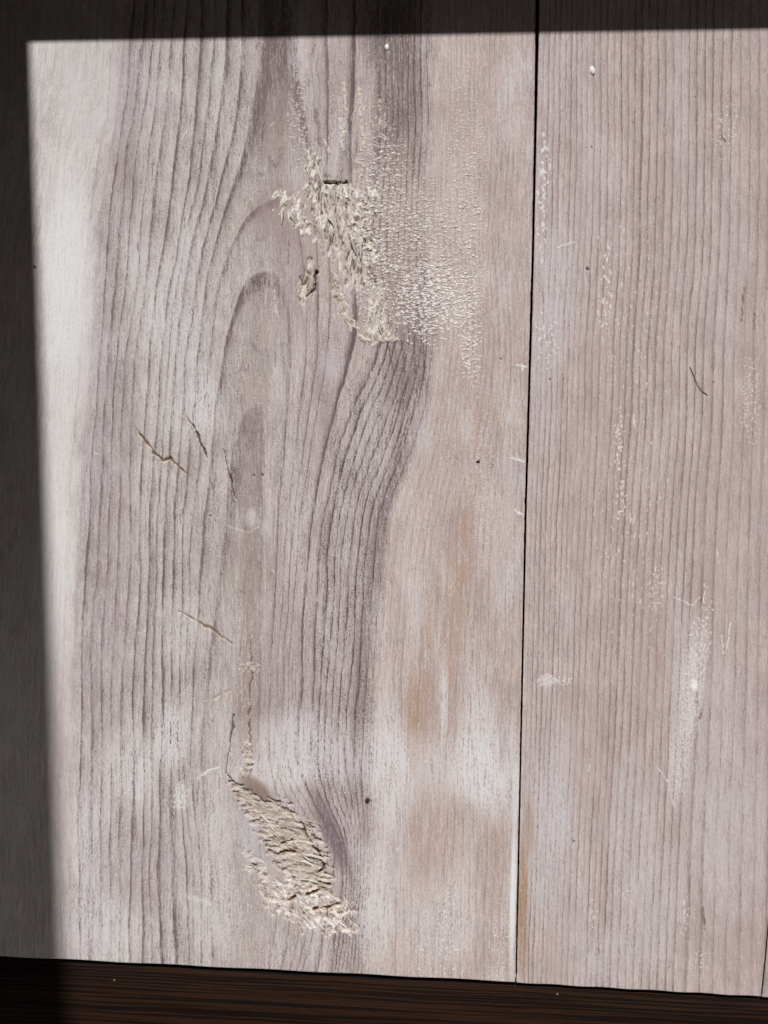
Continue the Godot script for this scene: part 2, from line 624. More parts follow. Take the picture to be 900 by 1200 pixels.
func left_plank() -> void:
	sheet(-110.0, -150.0, 1164, 2044)
	var sap := C(202, 195, 191)
	var heart := C(196, 188, 184)
	var late := C(112, 97, 98)
	var A := [150.0, 146.0, 140.0, 125.0, 115.0, 107.0, 98.0, 93.0, 88.0, 85.0, 83.0, 82.0, 85.0]
	var B := [204.0, 202.0, 195.0, 181.0, 172.0, 159.0, 153.0, 150.0, 147.0, 143.0, 140.0, 138.0, 138.0]
	var D := [240.0, 236.0, 232.0, 222.0, 205.0, 190.0, 182.0, 176.0, 172.0, 169.0, 167.0, 166.0, 168.0]
	var E := [268.0, 265.0, 260.0, 246.0, 222.0, 208.0, 198.0, 194.0, 190.0, 188.0, 186.0, 186.0, 190.0]
	var H := [303.0, 301.0, 297.0, 278.0, 249.0, 232.0, 224.0, 217.0, 212.0, 207.0, 208.0, 214.0, 222.0]
	var ax := [335.0, 335.0, 335.0, 333.0, 318.0, 306.0, 298.0, 292.0, 288.0, 284.0, 275.0, 290.0, 287.0]
	var hh := [2.9, 2.9, 2.8, 2.3, 1.15, 0.3, -0.1, -0.28, -0.5, -0.75, -1.0, -1.0, -1.0]
	var R2 := [388.0, 386.0, 384.0, 384.0, 388.0, 386.0, 371.0, 354.0, 346.0, 340.0, 342.0, 386.0, 350.0]
	var R3 := [450.0, 448.0, 447.0, 445.0, 440.0, 448.0, 408.0, 380.0, 374.0, 368.0, 366.0, 400.0, 390.0]
	var R4 := [505.0, 503.0, 502.0, 498.0, 497.0, 508.0, 491.0, 457.0, 446.0, 437.0, 432.0, 431.0, 424.0]
	var pink := C(191, 176, 171)
	grain([
		[flat(-125.0), flat(42.0), sap, 0.16, 0.25, C(160, 146, 140), 0.0],
		[plus(A, -16.0), flat(15.2), sap, 0.2, 0.25, C(150, 132, 130), 0.0],
		[plus(A, 2.0), flat(13.75), C(192, 183, 182), 0.5, 0.4, late, 0.0],
		[plus(A, 14.0), flat(12.6), C(188, 179, 178), 0.7, 0.28, late, 0.0],
		[B, flat(9.0), heart, 0.7, 0.3, late, 0.0],
		[D, flat(7.0), heart, 0.8, 0.3, late, 0.0],
		[E, flat(5.0), heart, 0.76, 0.26, late, 0.0],
		[H, flat(3.0), C(192, 183, 178), 0.78, 0.22, late, -2.6],
		[ax, hh, C(184, 173, 169), 0.8, 0.2, C(124, 107, 108), 2.0],
		[R2, flat(4.0), C(190, 179, 175), 0.85, 0.11, C(108, 92, 94), 0.0],
		[R3, flat(6.0), C(188, 175, 172), 1.1, 0.17, C(88, 74, 78), 0.0],
		[R4, flat(14.0), C(184, 171, 167), 0.9, 0.2, C(80, 66, 68), 0.0],
		[plus(R4, 5.0), flat(14.7), pink, 0.25, 0.2, C(138, 118, 112), 0.0],
		[flat(645.0), flat(37.0), C(186, 170, 166), 0.4, 0.25, C(146, 124, 120), 0.0]], 1.15, 1.0, 0.55)
	var white := C(214, 212, 213)
	var blue := C(200, 200, 206)
	# sapwood bleached white along the left
	stain(78, 330, 42, 200, C(226, 226, 228), 0.9, 0.4)
	stain(66, 620, 30, 240, C(222, 220, 220), 0.75, 0.4)
	stain(70, 900, 26, 200, C(196, 180, 172), 0.5, 0.5)
	stain(100, 110, 60, 90, C(206, 204, 206), 0.5, 0.5)
	# purple-grey heart
	for p in [[130, 560, 46, 260], [150, 160, 24, 150], [232, 150, 12, 130], [125, 790, 40, 160], [178, 690, 10, 120], [300, 560, 14, 100], [380, 470, 20, 70], [330, 800, 60, 120], [170, 1010, 60, 90], [420, 930, 26, 80]]:
		stain(p[0], p[1], p[2], p[3], C(150, 134, 138), 0.3, 0.9)
	stain(320, 130, 34, 150, C(140, 124, 120), 0.4, 0.8)
	stain(345, 320, 34, 130, C(158, 138, 138), 0.4, 0.7)
	stain(330, 250, 40, 50, C(152, 130, 132), 0.5, 0.4)
	stain(293, 545, 20, 90, C(152, 139, 145), 0.22, 0.7)
	stain(468, 110, 38, 130, C(112, 98, 94), 0.55, 0.85)
	stain(455, 20, 50, 90, C(100, 88, 86), 0.6, 0.8)
	stain(476, 430, 36, 80, C(108, 92, 90), 0.4, 1.0, 6.0)
	stain(443, 640, 15, 130, C(112, 95, 98), 0.4, 1.0, 8.0)
	stain(424, 780, 16, 120, C(124, 106, 106), 0.4, 1.0, 4.0)
	stain(466, 545, 16, 90, C(104, 88, 88), 0.35, 1.0, 20.0)
	stain(292, 690, 14, 130, C(140, 120, 114), 0.45, 1.0)
	stain(290, 840, 22, 90, C(140, 118, 112), 0.5, 1.0)
	# warm, rubbed-through sapwood on the right of the board
	for p in [[535, 720, 22, 190, 0.75, 6], [505, 740, 12, 120, 0.6, 5], [492, 830, 24, 110, 0.8, 2], [540, 640, 20, 150, 0.45, 6], [500, 985, 30, 90, 0.65, 0], [530, 960, 24, 90, 0.4, 0], [585, 990, 18, 70, 0.5, 0], [560, 500, 10, 90, 0.45, 4]]:
		stain(p[0], p[1], p[2], p[3], C(172, 143, 127), p[4] * 0.7, 1.0, p[5])
	stain(485, 850, 12, 70, C(168, 136, 108), 0.45, 0.9)
	# whitewash left in the grain
	for p in [[205, 440, 60, 150, 0.5], [225, 340, 50, 120, 0.4], [170, 330, 40, 110, 0.45], [240, 480, 26, 60, 0.7], [200, 860, 26, 60, 0.85], [150, 900, 50, 70, 0.6], [215, 740, 34, 60, 0.55], [100, 1000, 30, 110, 0.6], [350, 870, 70, 60, 0.6], [320, 905, 90, 24, 0.55],
			[120, 1090, 70, 70, 0.55], [250, 980, 40, 90, 0.5], [455, 900, 34, 120, 0.85], [440, 1060, 34, 110, 0.75], [560, 870, 34, 90, 0.85], [520, 820, 8, 70, 0.8], [600, 900, 12, 100, 0.6], [580, 930, 30, 50, 0.7], [510, 1080, 60, 90, 0.5], [545, 1060, 24, 90, 0.4], [100, 420, 30, 200, 0.3], [250, 1070, 50, 70, 0.5], [590, 640, 30, 130, 0.35], [480, 650, 20, 130, 0.35], [600, 100, 26, 90, 0.35], [255, 80, 14, 60, 0.5], [350, 60, 16, 60, 0.5], [335, 970, 30, 30, 0.5]]:
		stain(p[0], p[1], p[2], p[3], white, p[4], 1.0)
	stain(290, 970, 20, 70, blue, 0.5, 0.5)
	stain(601, 1050, 5, 110, C(226, 228, 230), 0.95, 0.1, 1.3)
	stain(605, 930, 6, 60, C(216, 218, 220), 0.7, 0.3, 1.3)
	stain(388, 425, 20, 24, C(198, 194, 200), 0.5, 0.4)
	stain(330, 885, 240, 60, white, 0.4, 1.0)
	stain(500, 900, 110, 56, white, 0.55, 1.0)
	stain(560, 905, 44, 60, C(218, 218, 220), 0.6, 0.8)
	# saw-torn rows: paler wood under the raised fuzz
	stain(535, 230, 42, 190, C(196, 182, 176), 0.3, 0.6)
	stain(470, 270, 44, 130, C(176, 158, 150), 0.55, 0.6)
	stain(470, 350, 34, 60, C(150, 128, 122), 0.4, 0.6)
	flecks(450, 270, 42, 130, C(226, 218, 212), 0.6, 0.75, 1.9, 0.16, 0.16)
	flecks(500, 300, 34, 100, C(224, 216, 211), 0.6, 0.7, 1.9, 0.18, 0.16)
	flecks(510, 350, 50, 42, C(234, 230, 230), 0.9, 0.8, 1.6, 0.05, 0.16)
	flecks(545, 260, 28, 190, C(218, 208, 201), 0.5, 0.9, 1.5, 0.22, 0.1)
	flecks(552, 400, 14, 56, C(222, 214, 208), 0.8, 0.9, 1.2, 0.12, 0.12)
	flecks(350, 140, 14, 60, C(216, 208, 202), 0.7, 1.0, 1.3, 0.2, 0.12)
	flecks(440, 180, 26, 70, C(216, 206, 198), 0.7, 1.0, 0.9, 0.25, 0.12)
	flecks(565, 560, 16, 120, C(212, 202, 196), 0.5, 1.1, 1.2, 0.28, 0.08)
	flecks(498, 1110, 20, 50, C(224, 222, 221), 0.6, 1.3, 1.0, 0.38, 0.08)
	flecks(590, 1110, 14, 60, C(222, 220, 216), 0.6, 1.2, 1.4, 0.3, 0.08)
	flecks(525, 1090, 14, 60, C(226, 224, 222), 0.7, 1.2, 1.0, 0.28, 0.08)
	flecks(265, 1040, 30, 90, C(226, 224, 224), 0.5, 1.5, 0.8, 0.42, 0.06)
	stain(212, 935, 11, 22, C(216, 216, 218), 0.7, 0.5)
	flecks(212, 935, 11, 22, C(226, 226, 228), 0.7, 1.3, 1.1, 0.2, 0.06, 12)
	stain(295, 606, 9, 16, C(222, 218, 216), 0.6, 0.7)
	# upper torn knot
	stain(405, 270, 46, 110, C(198, 186, 177), 0.6, 0.8)
	stain(350, 245, 40, 40, C(196, 184, 176), 0.4, 0.8)
	stain(350, 1040, 70, 60, C(202, 193, 188), 0.55, 0.8, 30.0)
	var cream := {"fx": 1.5, "fy": 0.32, "bare": 0.12, "depth": 0.7, "rough": 0.7, "cleft": 0.3}
	torn([Vector2(326, 232), Vector2(338, 240), Vector2(352, 256), Vector2(368, 280)], [9, 15, 12, 6], {"fx": 1.2, "fy": 0.5, "turn": 25.0, "depth": -0.05, "rough": 0.8, "pale": C(232, 228, 223), "cleft": 0.2})
	torn([Vector2(367, 182), Vector2(364, 205), Vector2(372, 240), Vector2(380, 262)], [9, 10, 12, 10], {"fx": 1.3, "fy": 0.4, "turn": 12.0, "depth": -0.05, "rough": 0.8, "pale": C(230, 225, 219), "cleft": 0.2})
	torn([Vector2(388, 232), Vector2(405, 255), Vector2(412, 290), Vector2(420, 320)], [22, 30, 26, 16], cream)
	torn([Vector2(385, 222), Vector2(415, 226), Vector2(440, 225)], [8, 9, 6], {"fx": 1.6, "fy": 0.4, "depth": 0.05, "rough": 0.8, "pale": C(234, 231, 228), "mid": C(206, 198, 188), "cleft": 0.15})
	torn([Vector2(424, 245), Vector2(424, 275), Vector2(434, 300)], [10, 14, 12], {"fx": 0.8, "fy": 0.8, "depth": 0.0, "rough": 0.8, "pale": C(233, 229, 224), "cleft": 0.2})
	torn([Vector2(389, 316), Vector2(396, 345), Vector2(404, 366), Vector2(415, 384)], [4, 6.5, 7, 5], {"fx": 1.0, "fy": 0.8, "turn": -22.0, "depth": 0.1, "rough": 0.5, "pale": C(216, 208, 199), "cleft": 0.2})
	torn([Vector2(441, 344), Vector2(439, 370), Vector2(440, 392)], [11, 14, 15], {"fx": 1.5, "fy": 0.5, "turn": 12.0, "depth": -0.25, "rough": 0.6, "pale": C(224, 217, 208), "mid": C(188, 177, 167), "bare": 0.2, "cleft": 0.12})
	torn([Vector2(424, 396), Vector2(440, 397), Vector2(466, 397)], [3.5, 4.5, 3], {"depth": -0.4, "rough": 0.4, "pale": C(220, 212, 200), "cleft": 0.1})
	torn([Vector2(364, 304), Vector2(362, 325), Vector2(356, 352)], [3, 10, 8], {"fx": 1.2, "fy": 0.4, "turn": 10.0, "depth": 0.5, "rough": 0.9, "pale": C(218, 210, 200), "cleft": 0.35})
	crack([Vector2(371, 318), Vector2(367, 338), Vector2(359, 347)], [3, 3.5, 3], 1.3, C(70, 54, 42), C(230, 222, 206))
	crack([Vector2(380, 214), Vector2(392, 215), Vector2(406, 213)], [3.2, 3.6, 3.0], 1.8, C(34, 26, 22), C(214, 204, 190))
	for s in [[[403, 98], [406, 130], [401, 172]], [[421, 106], [423, 135]], [[424, 150], [427, 172]], [[380, 165], [386, 178]], [[399, 140], [402, 175]], [[445, 118], [446, 150]]]:
		var q := []
		for v in s:
			q.append(Vector2(v[0], v[1]))
		scratch(q, 3.4, C(216, 206, 194), 0.8, -0.25)
	scratch([Vector2(321, 340), Vector2(324, 366)], 2.2, C(222, 214, 204), 0.8, -0.1)
	scratch([Vector2(370, 130), Vector2(376, 170)], 4.0, C(122, 104, 100), 0.6, 0.1)
	# checks in the heart
	crack([Vector2(158, 500), Vector2(170, 516), Vector2(180, 530), Vector2(192, 539), Vector2(200, 538), Vector2(210, 548), Vector2(222, 558)], [1.2, 3, 4.6, 4.4, 3.6, 3.0, 1.2], 0.7, C(108, 84, 62), C(224, 214, 202))
	crack([Vector2(219, 487), Vector2(229, 505), Vector2(236, 522), Vector2(243, 538)], [1.2, 2.8, 3.0, 1.2], 0.9, C(84, 64, 50), C(226, 218, 208))
	crack([Vector2(262, 527), Vector2(267, 548), Vector2(272, 570), Vector2(276, 584)], [1.2, 2.6, 2.6, 1.2], 0.9, C(84, 64, 52), C(226, 220, 212))
	crack([Vector2(246, 560), Vector2(249, 572), Vector2(252, 586)], [1.6, 2.2, 1.0], 0.4, C(120, 98, 92), C(200, 190, 182))
	crack([Vector2(208, 716), Vector2(232, 728), Vector2(252, 740), Vector2(272, 754)], [1.2, 2.6, 3.0, 2.4], 0.45, C(120, 98, 76), C(220, 210, 194))
	crack([Vector2(240, 820), Vector2(256, 815), Vector2(272, 808)], [1.4, 2.4, 1.2], 0.3, C(166, 146, 130), C(224, 214, 204))
	crack([Vector2(274, 838), Vector2(272, 858), Vector2(268, 880), Vector2(266, 908)], [3.4, 3.0, 2.4, 1.6], 0.7, C(92, 72, 62), C(222, 214, 206))
	crack([Vector2(293, 745), Vector2(295, 790), Vector2(292, 840), Vector2(293, 870)], [1.6, 2.2, 2.6, 2.0], 0.4, C(110, 86, 78), C(214, 204, 196))
	torn([Vector2(289, 872), Vector2(290, 892), Vector2(288, 908)], [5, 7, 7], {"fx": 1.4, "fy": 1.2, "depth": -0.1, "rough": 0.7, "cleft": 0.3})
	torn([Vector2(286, 782), Vector2(298, 782)], [6, 6], {"fx": 1.6, "fy": 1.6, "depth": -0.05, "rough": 0.5, "share": 0.8})
	scratch([Vector2(268, 617), Vector2(292, 625), Vector2(303, 618)], 1.8, C(216, 210, 207), 0.45, -0.08)
	scratch([Vector2(303, 618), Vector2(306, 596)], 1.6, C(214, 208, 206), 0.35, -0.05)
	for q in [[600, 537, 614, 541], [606, 428, 616, 430], [611, 428, 613, 434], [604, 598, 612, 603]]:
		scratch([Vector2(q[0], q[1]), Vector2(q[2], q[3])], 2.2, C(228, 226, 226), 0.85, -0.1)
	scratch([Vector2(232, 912), Vector2(244, 903), Vector2(256, 900)], 2.2, C(228, 226, 224), 0.8, -0.08)
	scratch([Vector2(222, 1052), Vector2(246, 1060)], 4.0, C(222, 222, 224), 0.6, 0.0)
	# lower torn knot
	stain(300, 925, 30, 14, C(118, 94, 80), 0.7, 0.3, 40.0)
	stain(388, 975, 14, 76, C(116, 99, 105), 0.85, 0.6, -24.0)
	torn([Vector2(272, 918), Vector2(294, 941), Vector2(322, 962), Vector2(346, 992), Vector2(362, 1024)], [4, 11, 22, 26, 24], {"fx": 0.45, "fy": 1.2, "turn": 14.0, "bare": 0.4, "wave": 8.0, "depth": 1.0, "rough": 0.6, "pale": C(202, 192, 181), "mid": C(172, 160, 149), "deep": C(104, 84, 68), "cleft": 0.22})
	torn([Vector2(288, 1000), Vector2(300, 1020), Vector2(314, 1040)], [8, 11, 12], {"fx": 0.7, "fy": 1.0, "depth": 0.2, "rough": 0.6, "pale": C(226, 220, 214), "mid": C(190, 178, 172), "share": 0.75})
	torn([Vector2(330, 1050), Vector2(362, 1062), Vector2(392, 1072), Vector2(410, 1086)], [20, 26, 22, 9], {"fx": 1.0, "fy": 0.6, "turn": -40.0, "bare": 0.1, "depth": 0.35, "rough": 0.7, "pale": C(232, 226, 221), "mid": C(194, 183, 175), "deep": C(120, 88, 60), "cleft": 0.2})
	crack([Vector2(352, 962), Vector2(362, 984), Vector2(374, 1002), Vector2(379, 1018), Vector2(374, 1024)], [1.5, 3.0, 3.6, 4.0, 2.4], 1.2, C(58, 46, 40), C(176, 158, 140))
	for s in [[[374, 1035], [386, 1037]], [[360, 1049], [374, 1044]], [[368, 1066], [384, 1065], [396, 1060]], [[337, 1056], [346, 1052]], [[330, 990], [342, 986]], [[328, 1000], [346, 1000]]]:
		var q := []
		var r := []
		for v in s:
			q.append(Vector2(v[0], v[1]))
			r.append(3.6)
		crack(q, r, 1.4, C(92, 60, 34), C(222, 206, 184))
	crack([Vector2(294, 1014), Vector2(300, 1014)], [3.0, 3.0], 0.8, C(52, 44, 42), C(200, 190, 180))
	crack([Vector2(266, 908), Vector2(272, 914)], [2.5, 2.5], 0.7, C(70, 54, 46), C(210, 200, 190))
	for q in [[455, 405, 462, 440], [470, 398, 474, 436], [484, 396, 487, 440], [496, 402, 497, 446], [478, 440, 472, 480], [492, 446, 482, 492], [466, 470, 452, 520], [478, 490, 464, 540]]:
		scratch([Vector2(q[0], q[1]), Vector2((q[0] + q[2]) / 2.0, (q[1] + q[3]) / 2.0), Vector2(q[2], q[3])], 1.4, C(84, 68, 66), 0.65, 0.04)
	for k in 46:
		var cx := rng.randf_range(90.0, 430.0)
		var cy := rng.randf_range(60.0, 1090.0)
		scratch([Vector2(cx, cy), Vector2(cx - rng.randf_range(-0.6, 1.4), cy + rng.randf_range(6, 26))], rng.randf_range(0.7, 1.3), C(96, 78, 76), rng.randf_range(0.3, 0.7), 0.05)
	for k in 40:
		var cx := rng.randf_range(60.0, 600.0)
		var cy := rng.randf_range(60.0, 1100.0)
		scratch([Vector2(cx, cy), Vector2(cx + rng.randf_range(-5, 5), cy + rng.randf_range(2, 12))], rng.randf_range(0.7, 1.4), C(224, 220, 220), rng.randf_range(0.3, 0.8), -0.03)
	# pin holes and dark specks in the grain
	for p in [[560, 541, 1.8], [246, 604, 1.2], [297, 557, 1.6], [307, 556, 1.6], [586, 420, 1.2], [40, 313, 1.6]]:
		crack([Vector2(p[0], p[1]), Vector2(p[0] + 1.5, p[1] + 1.0)], [p[2] * 1.4, p[2] * 1.4], 0.4, C(66, 54, 50), C(190, 180, 174))

	var root := Node3D.new()
	root.name = "wooden_plank"
	add_child(root)
	tag(root, "wide pale plank with two torn knots and curving purple grain, left of the gap", "plank")
	var mat := wood_material("whitewashed wood", 0.78)
	put("board", board_mesh(func(_y): return -108.0, func(y): return curve(GAP_L, y) - 0.4 * maxf(0.0, n_tear.get_noise_2d(y * 0.5, 3.0)) - 1.2 * maxf(0.0, n_tear.get_noise_2d(y * 0.35, 90.0) - 0.42), func(_u): return -146.0, func(u): return 1121.0 + 0.05 * lerpf(-108.0, 604.0, u) + 0.4 * sin(u * 40.0), 1.35, 0.06), mat, root)
	fibres(root)


# ---------------------------------------------------------------- raised fibres
func fibre_material(key: String, c: Color) -> StandardMaterial3D:
	if not mats.has(key):
		var m := StandardMaterial3D.new()
		m.albedo_color = c
		m.roughness = 0.9
		m.metallic_specular = 0.2
		m.vertex_color_use_as_albedo = true
		m.backlight_enabled = true
		m.backlight = Color(0.25, 0.22, 0.18)
		mats[key] = m
	return mats[key]


# one lifted splinter: a tapering, curling sliver from a to b (sheet units), its far end raised by up mm
func sliver(st: SurfaceTool, a: Vector2, b: Vector2, wide: float, up: float, curl: float, base: float, c: Color) -> void:
	var along_ := (b - a)
	var across := along_.orthogonal().normalized()
	var n := 4
	var ring := []
	for k in n + 1:
		var t := float(k) / n
		var w := wide * (0.75 + 0.35 * sin(t * PI)) * (1.0 - 0.7 * t * t)
		var p := a + along_ * t + across * curl * sin(t * 2.2) * wide
		var h := base + up * pow(t, 1.4)
		var wob := 0.18 * wide * S * 1000.0
		ring.append([P(p.x - across.x * w, p.y - across.y * w, (h - wob) * 0.001), P(p.x, p.y, (h + wob) * 0.001), P(p.x + across.x * w, p.y + across.y * w, (h - wob * 1.4) * 0.001), P(p.x, p.y, (h - wob * 2.2) * 0.001)])
	for k in n:
		for s in 4:
			var v00: Vector3 = ring[k][s]
			var v01: Vector3 = ring[k][(s + 1) % 4]
			var v10: Vector3 = ring[k + 1][s]
			var v11: Vector3 = ring[k + 1][(s + 1) % 4]
			for v in [v00, v11, v01, v00, v10, v11]:
				st.set_color(c)
				st.add_vertex(v)


# one torn tick of fuzz: a small wedge that rises towards its far edge
func tick(st: SurfaceTool, p: Vector2, wide: float, deep: float, up: float, base: float, c: Color) -> void:
	var tilt := rng.randf_range(-0.35, 0.35) * wide
	var l := P(p.x - wide, p.y + tilt + rng.randf_range(-0.6, 0.6), (base - 0.03) * 0.001)
	var r := P(p.x + wide, p.y - tilt + rng.randf_range(-0.6, 0.6), (base - 0.03) * 0.001)
	var f := P(p.x + rng.randf_range(-0.3, 0.3) * wide, p.y - deep, (base - 0.03) * 0.001)
	var lt := P(p.x - wide * 0.55, p.y + deep * 0.35 + tilt * 0.5, (base + up * rng.randf_range(0.6, 1.0)) * 0.001)
	var rt := P(p.x + wide * 0.5, p.y + deep * 0.3 - tilt * 0.5, (base + up * rng.randf_range(0.5, 1.0)) * 0.001)
	var bk := P(p.x, p.y + deep * 0.75, (base - 0.03) * 0.001)
	for tri in [[l, f, lt], [f, rt, lt], [f, r, rt], [lt, rt, bk], [l, lt, bk], [rt, r, bk]]:
		for v in tri:
			st.set_color(c)
			st.add_vertex(v)


func fibres(root: Node3D) -> void:
	var m := fibre_material("fibre", Color.WHITE)
	# rows of fuzz torn up by the saw right of the upper knot
	var st := SurfaceTool.new()
	st.begin(Mesh.PRIMITIVE_TRIANGLES)
	var row_y := 130.0
	while row_y < 440.0:
		var x := 424.0
		while x < 572.0:
			x += rng.randf_range(1.8, 5.0)
			var y := row_y + rng.randf_range(-2.2, 2.2) + 2.5 * n_tear.get_noise_2d(x * 1.5, row_y * 0.4)
			var want := fuzz(x, y)
			if rng.randf() < want:
				var warm := rng.randf()
				var c := C(244 - 24 * warm, 239 - 28 * warm, 236 - 32 * warm).srgb_to_linear()
				tick(st, Vector2(x, y), rng.randf_range(1.1, 4.2), rng.randf_range(1.2, 2.7), rng.randf_range(0.06, 0.34) * (0.5 + want * 0.6), relief_at(x, y), c)
		row_y += rng.randf_range(5.6, 8.2)
	st.generate_normals()
	put("torn_fuzz", st.commit(), m, root).set_meta("kind", "stuff")
	# lifted splinters of the two torn knots
	var spots := [
		# x, y, spread x, spread y, count, direction (deg, 90 = down the board), length, width, lift
		[334, 240, 13, 15, 12, 80, 13, 2.6, 0.9], [350, 256, 10, 12, 7, 70, 14, 2.4, 0.8], [366, 192, 7, 14, 9, 95, 14, 2.6, 0.8], [370, 235, 8, 26, 10, 82, 17, 2.4, 0.8],
		[398, 226, 22, 5, 14, 92, 11, 2.2, 0.7], [404, 262, 20, 22, 18, 85, 15, 2.2, 0.7], [424, 270, 12, 30, 16, 60, 10, 2.2, 0.8], [414, 310, 16, 14, 8, 80, 12, 2.0, 0.6],
		[440, 366, 9, 20, 14, 84, 18, 2.2, 0.7], [441, 394, 15, 3, 8, 90, 6, 2.4, 0.5], [402, 352, 5, 24, 8, 66, 12, 1.8, 0.5], [361, 330, 5, 20, 6, 95, 14, 1.8, 0.6],
		[500, 350, 34, 18, 16, 92, 9, 1.8, 0.6], [404, 136, 3, 34, 5, 92, 20, 1.5, 0.4], [422, 130, 3, 24, 4, 92, 16, 1.5, 0.4],
		[318, 966, 14, 14, 12, 30, 13, 2.2, 0.6], [345, 996, 16, 16, 18, 20, 14, 2.4, 0.7], [362, 1022, 16, 12, 14, 10, 14, 2.6, 0.8], [350, 1062, 22, 12, 20, 40, 12, 2.2, 0.9],
		[384, 1074, 18, 10, 22, 55, 12, 2.0, 0.9], [404, 1084, 9, 8, 12, 60, 11, 1.6, 0.8], [300, 1022, 10, 16, 8, 40, 10, 1.8, 0.4], [290, 890, 5, 16, 7, 80, 11, 1.8, 0.5]]
	spots.append_array([[345, 985, 20, 26, 14, 20, 26, 2.6, 0.5], [402, 258, 20, 34, 12, 88, 20, 2.8, 0.35], [368, 215, 6, 28, 8, 88, 28, 2.4, 0.5], [441, 362, 8, 14, 8, 92, 20, 2.8, 0.3], [372, 1070, 26, 10, 14, 50, 22, 2.2, 0.6]])
	for s in spots:
		for k in int(s[4] * 0.4):
			var p := Vector2(s[0] + rng.randf_range(-1, 1) * s[2], s[1] + rng.randf_range(-1, 1) * s[3])
			var ang := deg_to_rad(s[5] + rng.randf_range(-20, 20))
			var long: float = s[6] * rng.randf_range(0.6, 1.25)
			var d := Vector2(cos(ang), sin(ang)) * long
			var warm := rng.randf()
			var c := C(222 - 46 * warm, 216 - 50 * warm, 208 - 54 * warm).srgb_to_linear()
			var one := SurfaceTool.new()
			one.begin(Mesh.PRIMITIVE_TRIANGLES)
			sliver(one, p, p + d, s[7] * rng.randf_range(0.5, 1.1), s[8] * rng.randf_range(0.08, 0.32), rng.randf_range(-1.6, 1.6), relief_at(p.x, p.y) - 0.02, c)
			one.generate_normals()
			put("splinter", one.commit(), m, root)


func fuzz(x: float, y: float) -> float:
	var a := 0.0
	a = maxf(a, 1.0 - Vector2((x - 452) / 36.0, (y - 275) / 130.0).length_squared())
	a = maxf(a, 1.0 - Vector2((x - 500) / 40.0, (y - 320) / 100.0).length_squared())
	a = maxf(a, 0.8 - Vector2((x - 545) / 26.0, (y - 280) / 150.0).length_squared())
	a = maxf(a, 1.0 - Vector2((x - 552) / 12.0, (y - 405) / 42.0).length_squared())
	return clampf(a * 1.25, 0.0, 0.95) * clampf(0.62 + 1.3 * n_blot.get_noise_2d(x * 3.4, y * 1.5), 0.0, 1.2)


